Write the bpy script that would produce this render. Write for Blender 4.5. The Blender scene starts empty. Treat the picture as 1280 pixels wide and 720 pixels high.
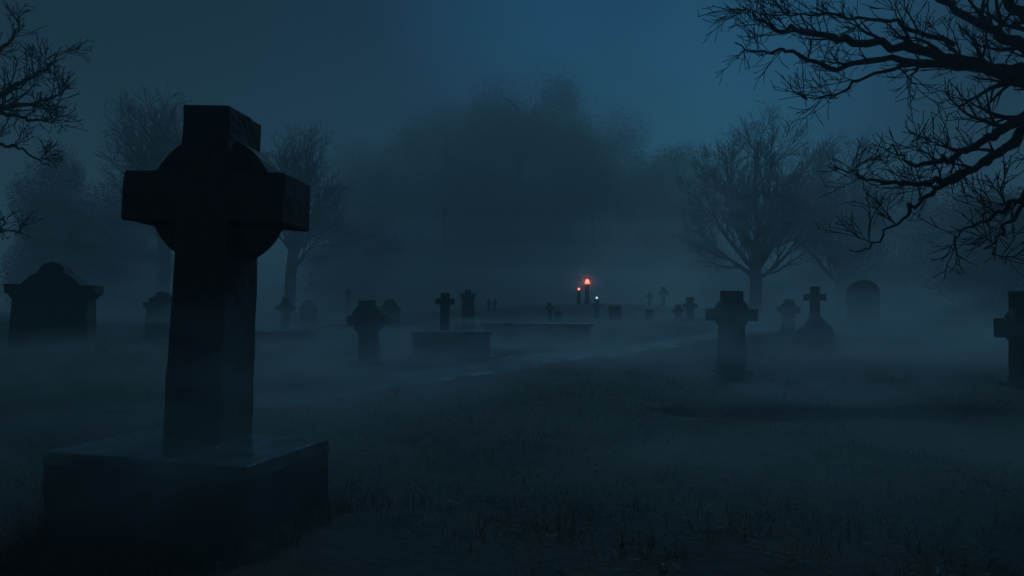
import bpy, bmesh, math, random
import numpy as np
from mathutils import Vector, Matrix, noise as mnoise

R = math.radians
S = bpy.context.scene
C = S.collection
H_EYE, FPX = 1.45, 820.0          # eye height (m) and focal length in photo pixels
HORIZ = 388.0                     # photo row of the horizon

# ------------------------------------------------------------------ camera
cam_d = bpy.data.cameras.new('camera')
cam = bpy.data.objects.new('camera', cam_d)
C.objects.link(cam)
cam_d.sensor_width = 36.0
cam_d.lens = 36.0 * FPX / 1280.0
cam_d.clip_start, cam_d.clip_end = 0.05, 2000.0
cam.location = (0, 0, H_EYE)
cam.rotation_euler = (R(90) + math.atan((HORIZ - 360.0) / FPX), 0, 0)
S.camera = cam

# ------------------------------------------------------------------ sky, moonlit dusk
SUN_EL, SUN_AZ = R(6.0), R(14.0)      # azimuth measured from +Y towards +X
w = bpy.data.worlds.new('World')
S.world = w
w.use_nodes = True
nt = w.node_tree
nt.nodes.clear()
out = nt.nodes.new('ShaderNodeOutputWorld')
bg = nt.nodes.new('ShaderNodeBackground')
sky = nt.nodes.new('ShaderNodeTexSky')
sky.sky_type = 'NISHITA'
sky.sun_disc = False
sky.sun_elevation = SUN_EL
sky.sun_rotation = SUN_AZ
sky.air_density, sky.dust_density, sky.ozone_density = 1.0, 0.2, 4.0
tint = nt.nodes.new('ShaderNodeMixRGB'); tint.blend_type = 'MULTIPLY'
tint.inputs[0].default_value = 1.0
tint.inputs[2].default_value = (0.055, 0.30, 0.39, 1)
tc = nt.nodes.new('ShaderNodeTexCoord')
nz = nt.nodes.new('ShaderNodeTexNoise')
nz.inputs['Scale'].default_value = 2.6
nz.inputs['Detail'].default_value = 4.0
nz.inputs['Roughness'].default_value = 0.45
cr = nt.nodes.new('ShaderNodeValToRGB')
cr.color_ramp.elements[0].position = 0.36
cr.color_ramp.elements[0].color = (0.68, 0.68, 0.68, 1)
cr.color_ramp.elements[1].position = 0.62
cr.color_ramp.elements[1].color = (1.1, 1.1, 1.1, 1)
cl = nt.nodes.new('ShaderNodeMixRGB'); cl.blend_type = 'MULTIPLY'
cl.inputs[0].default_value = 1.0
nt.links.new(tc.outputs['Generated'], nz.inputs['Vector'])
nt.links.new(nz.outputs['Fac'], cr.inputs['Fac'])
nt.links.new(sky.outputs[0], tint.inputs[1])
nt.links.new(tint.outputs[0], cl.inputs[1])
nt.links.new(cr.outputs['Color'], cl.inputs[2])
# the moon behind the cloud sheet: brighter around its direction
GLOW = Vector((math.sin(R(14)) * math.cos(R(30)), math.cos(R(14)) * math.cos(R(30)), math.sin(R(30))))
dp = nt.nodes.new('ShaderNodeVectorMath'); dp.operation = 'DOT_PRODUCT'
dp.inputs[1].default_value = GLOW
nt.links.new(tc.outputs['Generated'], dp.inputs[0])
gr = nt.nodes.new('ShaderNodeValToRGB')
gr.color_ramp.interpolation = 'EASE'
e = gr.color_ramp.elements
e[0].position, e[0].color = 0.30, (2.9, 0.52, 0.27, 1)      # unseen sky behind and overhead, greyed to warm light on near ground and mist
e[1].position, e[1].color = 0.985, (0.98, 0.93, 0.84, 1)
q = e.new(0.80); q.color = (0.24, 0.14, 0.12, 1)
q = e.new(0.90); q.color = (0.17, 0.165, 0.17, 1)
nt.links.new(dp.outputs['Value'], gr.inputs['Fac'])
gl = nt.nodes.new('ShaderNodeMixRGB'); gl.blend_type = 'MULTIPLY'
gl.inputs[0].default_value = 1.0
nt.links.new(cl.outputs[0], gl.inputs[1])
nt.links.new(gr.outputs[0], gl.inputs[2])
nt.links.new(gl.outputs[0], bg.inputs['Color'])
bg.inputs['Strength'].default_value = 0.1
nt.links.new(bg.outputs[0], out.inputs['Surface'])

sun_d = bpy.data.lights.new('moonlight', 'SUN')
sun_d.energy = 0.42
sun_d.angle = R(20)
sun_d.color = (0.2, 0.58, 0.95)
sun = bpy.data.objects.new('moonlight', sun_d)
C.objects.link(sun)
sdir = Vector((math.sin(SUN_AZ) * math.cos(R(42)), math.cos(SUN_AZ) * math.cos(R(42)), math.sin(R(42))))
sun.rotation_euler = (-sdir).to_track_quat('-Z', 'Y').to_euler()

S.view_settings.view_transform = 'Standard'
S.view_settings.look = 'None'
S.view_settings.gamma = 1.0
S.view_settings.use_curve_mapping = False
S.view_settings.exposure = 0.45
S.cycles.volume_bounces = 4
S.cycles.max_bounces = 6
S.cycles.diffuse_bounces = 2
S.cycles.glossy_bounces = 2
S.cycles.use_denoising = True

# ------------------------------------------------------------------ helpers
def tag(o, label=None, cat=None, group=None, kind=None):
    for k, v in (('label', label), ('category', cat), ('group', group), ('kind', kind)):
        if v:
            o[k] = v
    return o

def empty(name, loc, rot=(0, 0, 0)):
    o = bpy.data.objects.new(name, None)
    o.empty_display_size = 0.2
    C.objects.link(o)
    o.location = loc
    o.rotation_euler = rot
    return o

def link_mesh(name, me, mat, parent=None):
    o = bpy.data.objects.new(name, me)
    C.objects.link(o)
    if mat is not None:
        me.materials.append(mat)
    if parent is not None:
        o.parent = parent
    return o

def from_bm(name, bm, mat, parent=None, smooth=False):
    bmesh.ops.recalc_face_normals(bm, faces=bm.faces)
    me = bpy.data.meshes.new(name)
    bm.to_mesh(me)
    bm.free()
    if smooth:
        me.polygons.foreach_set('use_smooth', [True] * len(me.polygons))
    return link_mesh(name, me, mat, parent)

def from_arrays(name, V, F, mat, parent=None, smooth=False):
    me = bpy.data.meshes.new(name)
    me.from_pydata(V, [], F)
    if smooth:
        me.polygons.foreach_set('use_smooth', [True] * len(me.polygons))
    me.update()
    return link_mesh(name, me, mat, parent)

def prism(bm, pts, y0, y1):
    """closed outline in XZ pushed from y0 to y1"""
    a = [bm.verts.new((x, y0, z)) for x, z in pts]
    b = [bm.verts.new((x, y1, z)) for x, z in pts]
    bm.faces.new(a)
    bm.faces.new(list(reversed(b)))
    n = len(pts)
    for i in range(n):
        j = (i + 1) % n
        bm.faces.new((a[j], a[i], b[i], b[j]))

def box(bm, x0, x1, y0, y1, z0, z1, tx=0.0, ty=0.0):
    """box whose top is drawn in by tx, ty on each side"""
    v = [bm.verts.new(p) for p in ((x0, y0, z0), (x1, y0, z0), (x1, y1, z0), (x0, y1, z0),
                                   (x0 + tx, y0 + ty, z1), (x1 - tx, y0 + ty, z1), (x1 - tx, y1 - ty, z1), (x0 + tx, y1 - ty, z1))]
    for f in ((0, 3, 2, 1), (4, 5, 6, 7), (0, 1, 5, 4), (1, 2, 6, 5), (2, 3, 7, 6), (3, 0, 4, 7)):
        bm.faces.new([v[i] for i in f])

def wear(bm, bev=0.012, cell=0.12, amp=0.006, scale=6.0, seed=0.0):
    """rounded, chipped, slightly uneven stone"""
    bmesh.ops.recalc_face_normals(bm, faces=bm.faces)
    sharp = [e for e in bm.edges if len(e.link_faces) == 2 and e.calc_face_angle(0) > 0.45]
    if bev > 0 and sharp:
        bmesh.ops.bevel(bm, geom=sharp, offset=bev, segments=2, profile=0.6, affect='EDGES', clamp_overlap=True)
    if amp > 0:
        big = [f for f in bm.faces if len(f.verts) > 4]
        if big:
            bmesh.ops.triangulate(bm, faces=big)
        for _ in range(4):
            es = [e for e in bm.edges if e.calc_length() > cell * 1.6]
            if not es:
                break
            bmesh.ops.subdivide_edges(bm, edges=es, cuts=1, use_grid_fill=True)
            big = [f for f in bm.faces if len(f.verts) > 4]
            if big:
                bmesh.ops.triangulate(bm, faces=big)
        bm.normal_update()
        off = Vector((seed, seed * 1.7, -seed))
        for v in bm.verts:
            p = v.co * scale + off
            n = mnoise.noise(p) + 0.5 * mnoise.noise(p * 2.7)
            v.co += v.normal * n * amp

def circle(cx, cz, r, n, a0=0.0, a1=2 * math.pi, closed=True):
    m = n if closed else n + 1
    return [(cx + r * math.cos(a0 + (a1 - a0) * i / n), cz + r * math.sin(a0 + (a1 - a0) * i / n)) for i in range(m)]

# ------------------------------------------------------------------ materials
def nodes(name):
    m = bpy.data.materials.new(name)
    m.use_nodes = True
    t = m.node_tree
    b = t.nodes['Principled BSDF']
    return m, t, b

def noisy(name, c0, c1, scale, rough=(0.6, 0.95), bump=0.4, bscale=None, bdist=0.02, spec=0.4, c2=None, coord='Object'):
    m, t, b = nodes(name)
    co = t.nodes.new('ShaderNodeTexCoord')
    n1 = t.nodes.new('ShaderNodeTexNoise')
    n1.inputs['Scale'].default_value = scale
    n1.inputs['Detail'].default_value = 8
    n1.inputs['Roughness'].default_value = 0.62
    t.links.new(co.outputs[coord], n1.inputs['Vector'])
    r = t.nodes.new('ShaderNodeValToRGB')
    e = r.color_ramp.elements
    e[0].position, e[1].position = 0.32, 0.68
    e[0].color = (*c0, 1)
    e[1].color = (*c1, 1)
    t.links.new(n1.outputs['Fac'], r.inputs['Fac'])
    col = r.outputs['Color']
    if c2:
        n3 = t.nodes.new('ShaderNodeTexNoise')
        n3.inputs['Scale'].default_value = scale * 2.7
        n3.inputs['Detail'].default_value = 5
        t.links.new(co.outputs[coord], n3.inputs['Vector'])
        r3 = t.nodes.new('ShaderNodeValToRGB')
        r3.color_ramp.elements[0].position = 0.56
        r3.color_ramp.elements[1].position = 0.64
        r3.color_ramp.elements[0].color = (0, 0, 0, 1)
        r3.color_ramp.elements[1].color = (1, 1, 1, 1)
        t.links.new(n3.outputs['Fac'], r3.inputs['Fac'])
        mx = t.nodes.new('ShaderNodeMixRGB')
        mx.inputs[2].default_value = (*c2, 1)
        t.links.new(r3.outputs['Color'], mx.inputs[0])
        t.links.new(col, mx.inputs[1])
        col = mx.outputs[0]
    t.links.new(col, b.inputs['Base Color'])
    mr = t.nodes.new('ShaderNodeMapRange')
    mr.inputs['To Min'].default_value, mr.inputs['To Max'].default_value = rough
    mr.inputs['From Min'].default_value, mr.inputs['From Max'].default_value = 0.3, 0.7
    t.links.new(n1.outputs['Fac'], mr.inputs['Value'])
    t.links.new(mr.outputs[0], b.inputs['Roughness'])
    b.inputs['Specular IOR Level'].default_value = spec
    if bump:
        n2 = t.nodes.new('ShaderNodeTexNoise')
        n2.inputs['Scale'].default_value = bscale or scale * 8
        n2.inputs['Detail'].default_value = 6
        t.links.new(co.outputs[coord], n2.inputs['Vector'])
        bp = t.nodes.new('ShaderNodeBump')
        bp.inputs['Strength'].default_value = bump
        bp.inputs['Distance'].default_value = bdist
        t.links.new(n2.outputs['Fac'], bp.inputs['Height'])
        t.links.new(bp.outputs['Normal'], b.inputs['Normal'])
    return m

M_STONE = noisy('weathered_stone', (0.055, 0.053, 0.052), (0.15, 0.145, 0.14), 2.2, (0.7, 0.95), 0.5, 22, 0.02, 0.25, (0.2, 0.21, 0.18))
M_STONE_DARK = noisy('mossy_dark_stone', (0.055, 0.046, 0.042), (0.12, 0.102, 0.09), 2.5, (0.65, 0.95), 0.55, 24, 0.02, 0.25, (0.085, 0.095, 0.06))
M_WET = noisy('wet_stone_slab', (0.05, 0.05, 0.052), (0.13, 0.13, 0.13), 2.6, (0.12, 0.42), 0.18, 14, 0.012, 0.6)
M_GROUND = noisy('muddy_turf', (0.034, 0.024, 0.015), (0.12, 0.084, 0.054), 0.8, (0.75, 1.0), 0.7, 11, 0.06, 0.2, (0.03, 0.036, 0.018))
M_PATH = noisy('wet_gravel_path', (0.04, 0.039, 0.038), (0.085, 0.083, 0.08), 1.3, (0.4, 0.9), 0.3, 20, 0.012, 0.3)
M_BARK = noisy('bare_bark', (0.02, 0.018, 0.016), (0.055, 0.05, 0.045), 6.0, (0.8, 1.0), 0.6, 30, 0.02, 0.15)
M_GRASS = noisy('dry_grass', (0.075, 0.058, 0.026), (0.2, 0.155, 0.08), 1.2, (0.6, 0.9), 0.0)
M_LEAF = noisy('dead_leaf', (0.06, 0.04, 0.02), (0.2, 0.14, 0.075), 1.7, (0.45, 0.8), 0.0)
M_GREEN = noisy('evergreen_leaf', (0.02, 0.03, 0.016), (0.05, 0.065, 0.032), 0.5, (0.6, 0.9), 0.0)
M_IRON = noisy('dark_iron', (0.02, 0.02, 0.022), (0.05, 0.048, 0.045), 9, (0.4, 0.7), 0.2)

def lamp_mat(name, col, s):
    m, t, b = nodes(name)
    b.inputs['Base Color'].default_value = (0.8, 0.7, 0.6, 1)
    b.inputs['Emission Color'].default_value = (*col, 1)
    b.inputs['Emission Strength'].default_value = s
    return m

M_FLAME = lamp_mat('lit_amber_glass', (1.0, 0.13, 0.085), 6.0)
M_COLD = lamp_mat('lit_white_glass', (0.62, 0.85, 1.0), 0.9)

# ------------------------------------------------------------------ terrain
def sstep(a, b, x):
    t = min(1.0, max(0.0, (x - a) / (b - a)))
    return t * t * (3 - 2 * t)

def base_h(x, y):
    z = 0.95 * sstep(15, 36, y) + 0.25 * sstep(11, 24, y) * sstep(2, -10, x) - 0.0
    z += 0.75 * math.exp(-(((x - 5.5) / 9.0) ** 2 + ((y - 46) / 6.5) ** 2))
    z += 0.35 * math.exp(-(((x - 13) / 6.0) ** 2 + ((y - 45) / 5.0) ** 2))
    return z

def pos(px, d):
    return (px - 640.0) / FPX * d

def zat(py, d):
    return H_EYE - (py - HORIZ) / FPX * d

# (photo column, row of its foot, distance)
SITES = dict(monument=(68, 438, 16), tomb_left=(205, 421, 26), celtic_left=(463, 456, 17), latin=(556, 428, 21.5),
             chest=(566, 446, 19), vault=(672, 428, 24.5), pillar=(585, 409, 28), twin_a=(611, 388, 42), twin_b=(618, 388, 42),
             round_left=(486, 406, 27), cross_knoll=(688, 402, 35), stub=(698, 402, 35.3), post_a=(723.5, 379, 46), post_b=(734, 378, 46.6),
             cross_lit=(746, 398, 38), block=(769, 404, 36), block_b=(811, 401, 36), cross_a=(812, 382.5, 46), cross_b=(829, 385, 44),
             cross_c=(848, 398, 33), cross_d=(862, 398, 32), celtic_mid=(913, 466, 15.4), celtic_small=(984, 416, 24),
             mound=(1019, 432, 21), round_right=(1077, 410, 27), celtic_edge=(1281, 482, 13), celtic_far=(357, 412, 32),
             slab_far=(388, 409, 35), post_far=(435, 406, 38), ledger=(358, 426, 22))
ANCH = []
for k, (px, py, d) in SITES.items():
    x, y, z = pos(px, d), d, zat(py, d)
    ANCH.append((x, y, z - base_h(x, y), 1.6 + d * 0.035))

def ground(x, y):
    z = base_h(x, y)
    sw = sz = 0.0
    for ax, ay, dz, s in ANCH:
        q = ((x - ax) ** 2 + (y - ay) ** 2) / (2 * s * s)
        if q < 9:
            e = math.exp(-q)
            sw += e
            sz += e * dz
    z += sz / max(1.0, sw)
    z += 0.035 * math.sin(x * 0.9 + 1.3) * math.sin(y * 0.7 + 0.4) + 0.02 * math.sin(x * 2.3 + y * 1.1)
    return z

def ground_mesh():
    n = 230
    k = 5.2
    ts = np.linspace(-1, 1, n)
    xs = 230 * np.sinh(k * ts) / math.sinh(k)
    ys = 8 + 215 * np.sinh(k * ts) / math.sinh(k)
    V = []
    for y in ys:
        for x in xs:
            z = ground(x, y)
            nn = mnoise.noise(Vector((x * 1.4, y * 1.4, 0))) * 0.03 + mnoise.noise(Vector((x * 4.1, y * 4.1, 3))) * 0.014
            V.append((float(x), float(y), z + nn))
    F = []
    for j in range(n - 1):
        for i in range(n - 1):
            a = j * n + i
            F.append((a, a + 1, a + n + 1, a + n))
    o = from_arrays('ground', V, F, M_GROUND, smooth=True)
    tag(o, kind='structure')
ground_mesh()

def catmull(P, per):
    out_ = []
    Q = [P[0]] + list(P) + [P[-1]]
    for i in range(1, len(Q) - 2):
        p0, p1, p2, p3 = (Vector(Q[i - 1]), Vector(Q[i]), Vector(Q[i + 1]), Vector(Q[i + 2]))
        for s in range(per):
            t = s / per
            out_.append(0.5 * ((2 * p1) + (p2 - p0) * t + (2 * p0 - 5 * p1 + 4 * p2 - p3) * t * t + (3 * p1 - p0 - 3 * p2 + p3) * t ** 3))
    out_.append(Vector(P[-1]))
    return out_

def path_mesh():
    ctl = [(-7.5, 6.5, 0), (-5.2, 9.2, 0), (-3.3, 12.2, 0), (-1.4, 15.4, 0), (0.8, 18.5, 0), (3.3, 21, 0), (6.4, 23.4, 0), (11, 26, 0), (18, 31, 0), (30, 44, 0)]
    pts = catmull(ctl, 14)
    V, F = [], []
    m = 9
    rnd = random.Random(3)
    for i, p in enumerate(pts):
        q = pts[min(i + 1, len(pts) - 1)] - pts[max(i - 1, 0)]
        nrm = Vector((-q.y, q.x, 0)).normalized()
        wl = 0.95 + 0.2 * mnoise.noise(Vector((i * .21, 1, 0)))
        wr = 0.95 + 0.2 * mnoise.noise(Vector((i * .21, 9, 0)))
        for j in range(m):
            t = j / (m - 1)
            c = p + nrm * (-wr + (wl + wr) * t)
            edge = 1 - abs(2 * t - 1) ** 6
            V.append((c.x, c.y, ground(c.x, c.y) - 0.06 + 0.105 * edge))
    for i in range(len(pts) - 1):
        for j in range(m - 1):
            a = i * m + j
            F.append((a, a + m, a + m + 1, a + 1))
    tag(from_arrays('path', V, F, M_PATH, smooth=True), kind='structure')
path_mesh()

# ------------------------------------------------------------------ gravestones
def place(site, sink=0.04):
    px, py, d = SITES[site]
    x = pos(px, d)
    return (x, d, ground(x, d) - sink)

def cross_outline(hh, span, stem_b, stem_t, arm_lo, arm_hi, flare=0.0):
    """hh height, span arm width, stem width at foot and under the arms, arm_lo/arm_hi heights"""
    b, t, s = stem_b / 2, stem_t / 2, span / 2
    k = b + (t - b) * arm_lo / hh
    return [(-b, 0), (b, 0), (k, arm_lo), (s, arm_lo - flare), (s, arm_hi + flare), (t, arm_hi), (t + flare * .3, hh), (-t - flare * .3, hh), (-t, arm_hi), (-s, arm_hi + flare), (-s, arm_lo - flare), (-k, arm_lo)]

def celtic(site, label, group, hh, span, stem_b, stem_t, arm_lo, arm_hi, disc, depth, ddepth, plinth=(0.7, 0.5, 0.2), rot=(0, 0, 0), mat=None, flare=0.0, cell=0.12, cat='cross', seed=1.0):
    mat = mat or M_STONE_DARK
    t = empty('celtic_cross', place(site), rot)
    tag(t, label, cat, group)
    pw, pd, ph = plinth
    bm = bmesh.new(); box(bm, -pw / 2, pw / 2, -pd / 2, pd / 2, -0.25, ph, 0.03, 0.03)
    wear(bm, 0.015, cell, 0.006, 5, seed); from_bm('plinth', bm, mat, t)
    bm = bmesh.new()
    prism(bm, [(x, z + ph - 0.02) for x, z in cross_outline(hh - ph, span, stem_b, stem_t, arm_lo - ph, arm_hi - ph, flare)], -depth / 2, depth / 2)
    wear(bm, 0.012, cell, 0.006, 5, seed + 3); from_bm('cross_body', bm, mat, t)
    bm = bmesh.new()
    prism(bm, circle(0, (arm_lo + arm_hi) / 2, disc, 40), -ddepth / 2, ddepth / 2)
    wear(bm, 0.01, cell, 0.003, 5, seed + 5); from_bm('wheel', bm, mat, t)
    return t

def latin(site, label, group, hh, span, stem, arm_h, arm_z, depth, plinth=(0.5, 0.4, 0.15), rot=(0, 0, 0), mat=None, flare=0.0, seed=1.0):
    mat = mat or M_STONE_DARK
    t = empty('latin_cross', place(site), rot)
    tag(t, label, 'cross', group)
    pw, pd, ph = plinth
    bm = bmesh.new(); box(bm, -pw / 2, pw / 2, -pd / 2, pd / 2, -0.3, ph, 0.02, 0.02)
    wear(bm, 0.012, 0.15, 0.005, 5, seed); from_bm('plinth', bm, mat, t)
    bm = bmesh.new()
    prism(bm, [(x, z + ph - 0.02) for x, z in cross_outline(hh - ph, span, stem * 1.12, stem, arm_z - ph, arm_z + arm_h - ph, flare)], -depth / 2, depth / 2)
    wear(bm, 0.01, 0.14, 0.005, 6, seed + 2); from_bm('cross_body', bm, mat, t)
    return t

def headstone(site, label, group, wd, hh, depth, top='round', rot=(0, 0, 0), mat=None, seed=1.0):
    mat = mat or M_STONE_DARK
    t = empty('headstone', place(site), rot)
    tag(t, label, 'gravestone', group)
    bm = bmesh.new(); box(bm, -wd * .6, wd * .6, -depth * .9, depth * .9, -0.25, 0.14, 0.02, 0.02)
    wear(bm, 0.012, 0.15, 0.005, 5, seed); from_bm('plinth', bm, mat, t)
    h = wd / 2
    if top == 'round':
        o = [(-h, 0.1), (h, 0.1)] + circle(0, hh - h, h, 18, 0, math.pi, False)
    elif top == 'shoulder':
        o = [(-h, 0.1), (h, 0.1), (h, hh - h * .75), (h * .72, hh - h * .7)] + circle(0, hh - h * .66, h * .66, 14, 0.05, math.pi - 0.05, False) + [(-h * .72, hh - h * .7), (-h, hh - h * .75)]
    else:
        o = [(-h, 0.1), (h, 0.1), (h, hh - 0.03), (-h, hh)]
    bm = bmesh.new(); prism(bm, o, -depth / 2, depth / 2)
    wear(bm, 0.012, 0.12, 0.006, 5, seed + 4); from_bm('slab', bm, mat, t)
    return t

# -- the great near cross on its pedestal
def great_cross():
    t = empty('celtic_cross', (-2.21, 4.58, ground(-2.2, 4.6) - 0.02), (0, 0, R(-16)))
    tag(t, 'huge dark wheel cross looming on a square wet pedestal in the left foreground', 'cross', 'wheel crosses of the graveyard')
    z0 = H_EYE - 0.93 - t.location.z
    bm = bmesh.new(); box(bm, -0.79, 0.79, -0.45, 0.45, -0.3, z0 - 0.09, 0.0, 0.0)
    wear(bm, 0.015, 0.09, 0.008, 5, 2); from_bm('pedestal', bm, M_STONE_DARK, t)
    bm = bmesh.new(); box(bm, -0.80, 0.80, -0.46, 0.46, z0 - 0.095, z0, 0.012, 0.012)
    wear(bm, 0.014, 0.07, 0.007, 6, 4); from_bm('pedestal_slab', bm, M_WET, t)
    # the leaning cross itself, set towards the back of the slab
    inv = Matrix.Rotation(R(16), 4, 'Z')
    off = inv @ Vector((-2.225 - t.location.x, 4.86 - t.location.y, 0))
    lean = Matrix.Translation((off.x, off.y, z0)) @ Matrix.Rotation(R(12), 4, 'Z') @ Matrix.Rotation(R(1.8), 4, 'Y')
    bm = bmesh.new()
    prism(bm, cross_outline(2.42, 1.18, 0.42, 0.345, 1.59, 1.95, 0.0), -0.25, 0.25)
    wear(bm, 0.016, 0.05, 0.010, 6, 7)
    for v in bm.verts:
        v.co.z -= 0.03
    bmesh.ops.transform(bm, matrix=lean, verts=bm.verts)
    from_bm('cross_body', bm, M_STONE_DARK, t)
    bm = bmesh.new()
    prism(bm, circle(0, 1.735, 0.465, 56), -0.14, 0.14)
    wear(bm, 0.012, 0.06, 0.004, 6, 9)
    bmesh.ops.transform(bm, matrix=lean, verts=bm.verts)
    from_bm('wheel', bm, M_STONE_DARK, t)
great_cross()

WG = 'wheel crosses of the graveyard'
LG = 'plain crosses of the graveyard'
HG = 'headstones of the graveyard'
celtic('celtic_mid', 'tall dark wheel cross with tapering shaft standing right of the wet path', WG, 1.98, 1.16, 0.62, 0.44, 1.28, 1.56, 0.40, 0.30, 0.20, (0.86, 0.6, 0.12), (R(1), R(0.6), R(7)))
celtic('celtic_left', 'squat wheel cross with a thick head standing left of the wide chest tomb', WG, 1.72, 1.02, 0.52, 0.40, 1.08, 1.34, 0.42, 0.28, 0.19, (0.75, 0.55, 0.12), (R(2), R(-2.2), R(-5)), seed=4)
celtic('celtic_edge', 'wheel cross cut off by the right edge of the photo under the boughs', WG, 1.93, 1.16, 0.54, 0.42, 1.02, 1.40, 0.42, 0.3, 0.2, (0.8, 0.6, 0.12), (0, R(-0.5), R(10)), seed=6)
celtic('celtic_small', 'small ragged wheel cross between the tall wheel cross and the cross on a cairn', WG, 1.30, 0.76, 0.5, 0.30, 0.82, 1.04, 0.30, 0.26, 0.2, (0.7, 0.5, 0.12), (R(-2), R(3), R(-8)), seed=8, cell=.2)
celtic('celtic_far', 'faint wheel cross fading in fog just right of the huge near cross', WG, 1.62, 0.9, 0.42, 0.3, 1.0, 1.22, 0.32, 0.26, 0.18, (0.7, 0.5, 0.12), (0, 0, R(6)), seed=9, cell=.2)
latin('latin', 'slim plain cross rising behind the wide chest tomb', LG, 1.78, 0.62, 0.29, 0.19, 1.40, 0.24, rot=(0, R(0.5), R(4)))
latin('cross_knoll', 'small plain cross below the knoll left of the lantern posts', LG, 1.1, 0.48, 0.2, 0.15, 0.74, 0.16, (0.4, 0.3, 0.1), (R(2), R(-4), 0), seed=2)
latin('cross_a', 'thin small cross on the knoll crest, left one of the pair there', LG, 0.98, 0.52, 0.17, 0.15, 0.62, 0.15, (0.4, 0.3, 0.08), (0, R(1), R(8)), flare=0.02, seed=3)
latin('cross_b', 'taller cross with wide arms on the knoll crest, right one of the pair there', LG, 1.36, 0.70, 0.27, 0.17, 0.9, 0.18, (0.5, 0.4, 0.1), (0, R(0.5), R(-5)), flare=0.02, seed=4)
latin('cross_c', 'short stubby cross tucked against a broader cross below the knoll', LG, 0.90, 0.52, 0.26, 0.16, 0.5, 0.2, (0.5, 0.4, 0.12), (0, R(-1.5), R(8)), flare=0.015, seed=5)
latin('cross_d', 'broad thick armed cross just left of the tall wheel cross', LG, 1.24, 0.66, 0.33, 0.19, 0.74, 0.24, (0.6, 0.5, 0.14), (0, R(1), R(-4)), flare=0.015, seed=6)
latin('twin_a', 'tiny far cross, left of a close pair behind the long low vault', LG, 0.85, 0.36, 0.15, 0.12, 0.52, 0.14, (0.3, 0.25, 0.08), seed=7)
latin('twin_b', 'tiny far cross, right of a close pair behind the long low vault', LG, 0.80, 0.34, 0.15, 0.12, 0.48, 0.14, (0.3, 0.25, 0.08), (0, R(2), R(5)), seed=8)
headstone('round_left', 'rounded headstone half hidden behind the squat wheel cross', HG, 0.86, 1.16, 0.22, 'shoulder', (R(-4), R(3.5), R(8)))
headstone('stub', 'tiny low headstone beside the small cross left of the lantern posts', HG, 0.40, 0.6, 0.16, 'flat', (0, 0, R(4)), seed=2)
headstone('block', 'square flat topped headstone below and right of the white light', HG, 0.66, 0.86, 0.26, 'flat', (R(3), R(-2.5), R(-4)), seed=3)
headstone('block_b', 'narrow flat headstone faint below the thin cross on the knoll', HG, 0.40, 0.62, 0.2, 'flat', (0, R(2), R(6)), seed=4)
headstone('round_right', 'big round topped headstone looming faintly right of the cross on a cairn', HG, 1.2, 2.0, 0.36, 'round', (R(2), R(1.6), R(-6)), seed=5)
headstone('slab_far', 'dim shouldered headstone in fog between the near cross and the squat wheel cross', HG, 0.95, 1.45, 0.24, 'shoulder', (R(5), R(-4), R(5)), seed=6)

def monument(site, label, k, hh, rot, seed, steps=False):
    """cornice-capped headstone monument; k half width of the cap"""
    t = empty('tomb_monument', place(site), rot)
    tag(t, label, 'monument', 'capped monuments on the left')
    d = k * 0.34
    bm = bmesh.new(); box(bm, -k * 1.0, k * 1.0, -d * 1.25, d * 1.25, -0.3, 0.16, 0.02, 0.02)
    wear(bm, 0.015, 0.15, 0.006, 5, seed); from_bm('plinth', bm, M_STONE_DARK, t)
    zc = hh * 0.62
    bm = bmesh.new(); prism(bm, [(-k * .90, 0.14), (k * .90, 0.14), (k * .845, zc), (-k * .845, zc)], -d, d)
    wear(bm, 0.015, 0.12, 0.007, 5, seed + 1); from_bm('body', bm, M_STONE_DARK, t)
    bm = bmesh.new()
    prof = [(-k * .86, zc), (-k * .90, zc + hh * .035), (-k, zc + hh * .055), (-k * 1.01, zc + hh * .155), (k * 1.01, zc + hh * .155), (k, zc + hh * .055), (k * .90, zc + hh * .035), (k * .86, zc)]
    prism(bm, prof, -d * 1.16, d * 1.16)
    wear(bm, 0.012, 0.12, 0.006, 5, seed + 2); from_bm('cornice', bm, M_STONE_DARK, t)
    z1 = zc + hh * .152
    bm = bmesh.new()
    if steps:
        o = [(-k * .7, z1), (k * .7, z1), (k * .7, z1 + hh * .09), (k * .4, z1 + hh * .11), (k * .34, z1 + hh * .18), (0, z1 + hh * .225), (-k * .34, z1 + hh * .18), (-k * .4, z1 + hh * .11), (-k * .7, z1 + hh * .09)]
    else:
        o = [(-k * .70, z1), (k * .70, z1), (k * .57, z1 + hh * .05), (k * .33, z1 + hh * .135), (-k * .33, z1 + hh * .135), (-k * .57, z1 + hh * .05)]
        o = [(-k * .68, z1), (k * .68, z1), (k * .60, z1 + hh * .04), (k * .46, z1 + hh * .10), (k * .30, z1 + hh * .145), (-k * .30, z1 + hh * .145), (-k * .46, z1 + hh * .10), (-k * .60, z1 + hh * .04)]
    prism(bm, o, -d * .96, d * .96)
    wear(bm, 0.02, 0.1, 0.006, 5, seed + 3); from_bm('pediment', bm, M_STONE_DARK, t)
    if not steps:
        bm = bmesh.new()
        prism(bm, circle(0, z1 + hh * .125, k * .315, 18, 0, math.pi, False), -d * .8, d * .8)
        wear(bm, 0.015, 0.1, 0.006, 5, seed + 4); from_bm('crest', bm, M_STONE_DARK, t)
    return t
monument('monument', 'wide capped tomb monument with a domed crest at the far left', 0.93, 2.12, (0, R(0.7), R(14)), 3)
monument('tomb_left', 'smaller stepped tomb monument half hidden behind the huge cross shaft', 0.66, 1.86, (0, R(-1), R(10)), 6, True)

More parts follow.
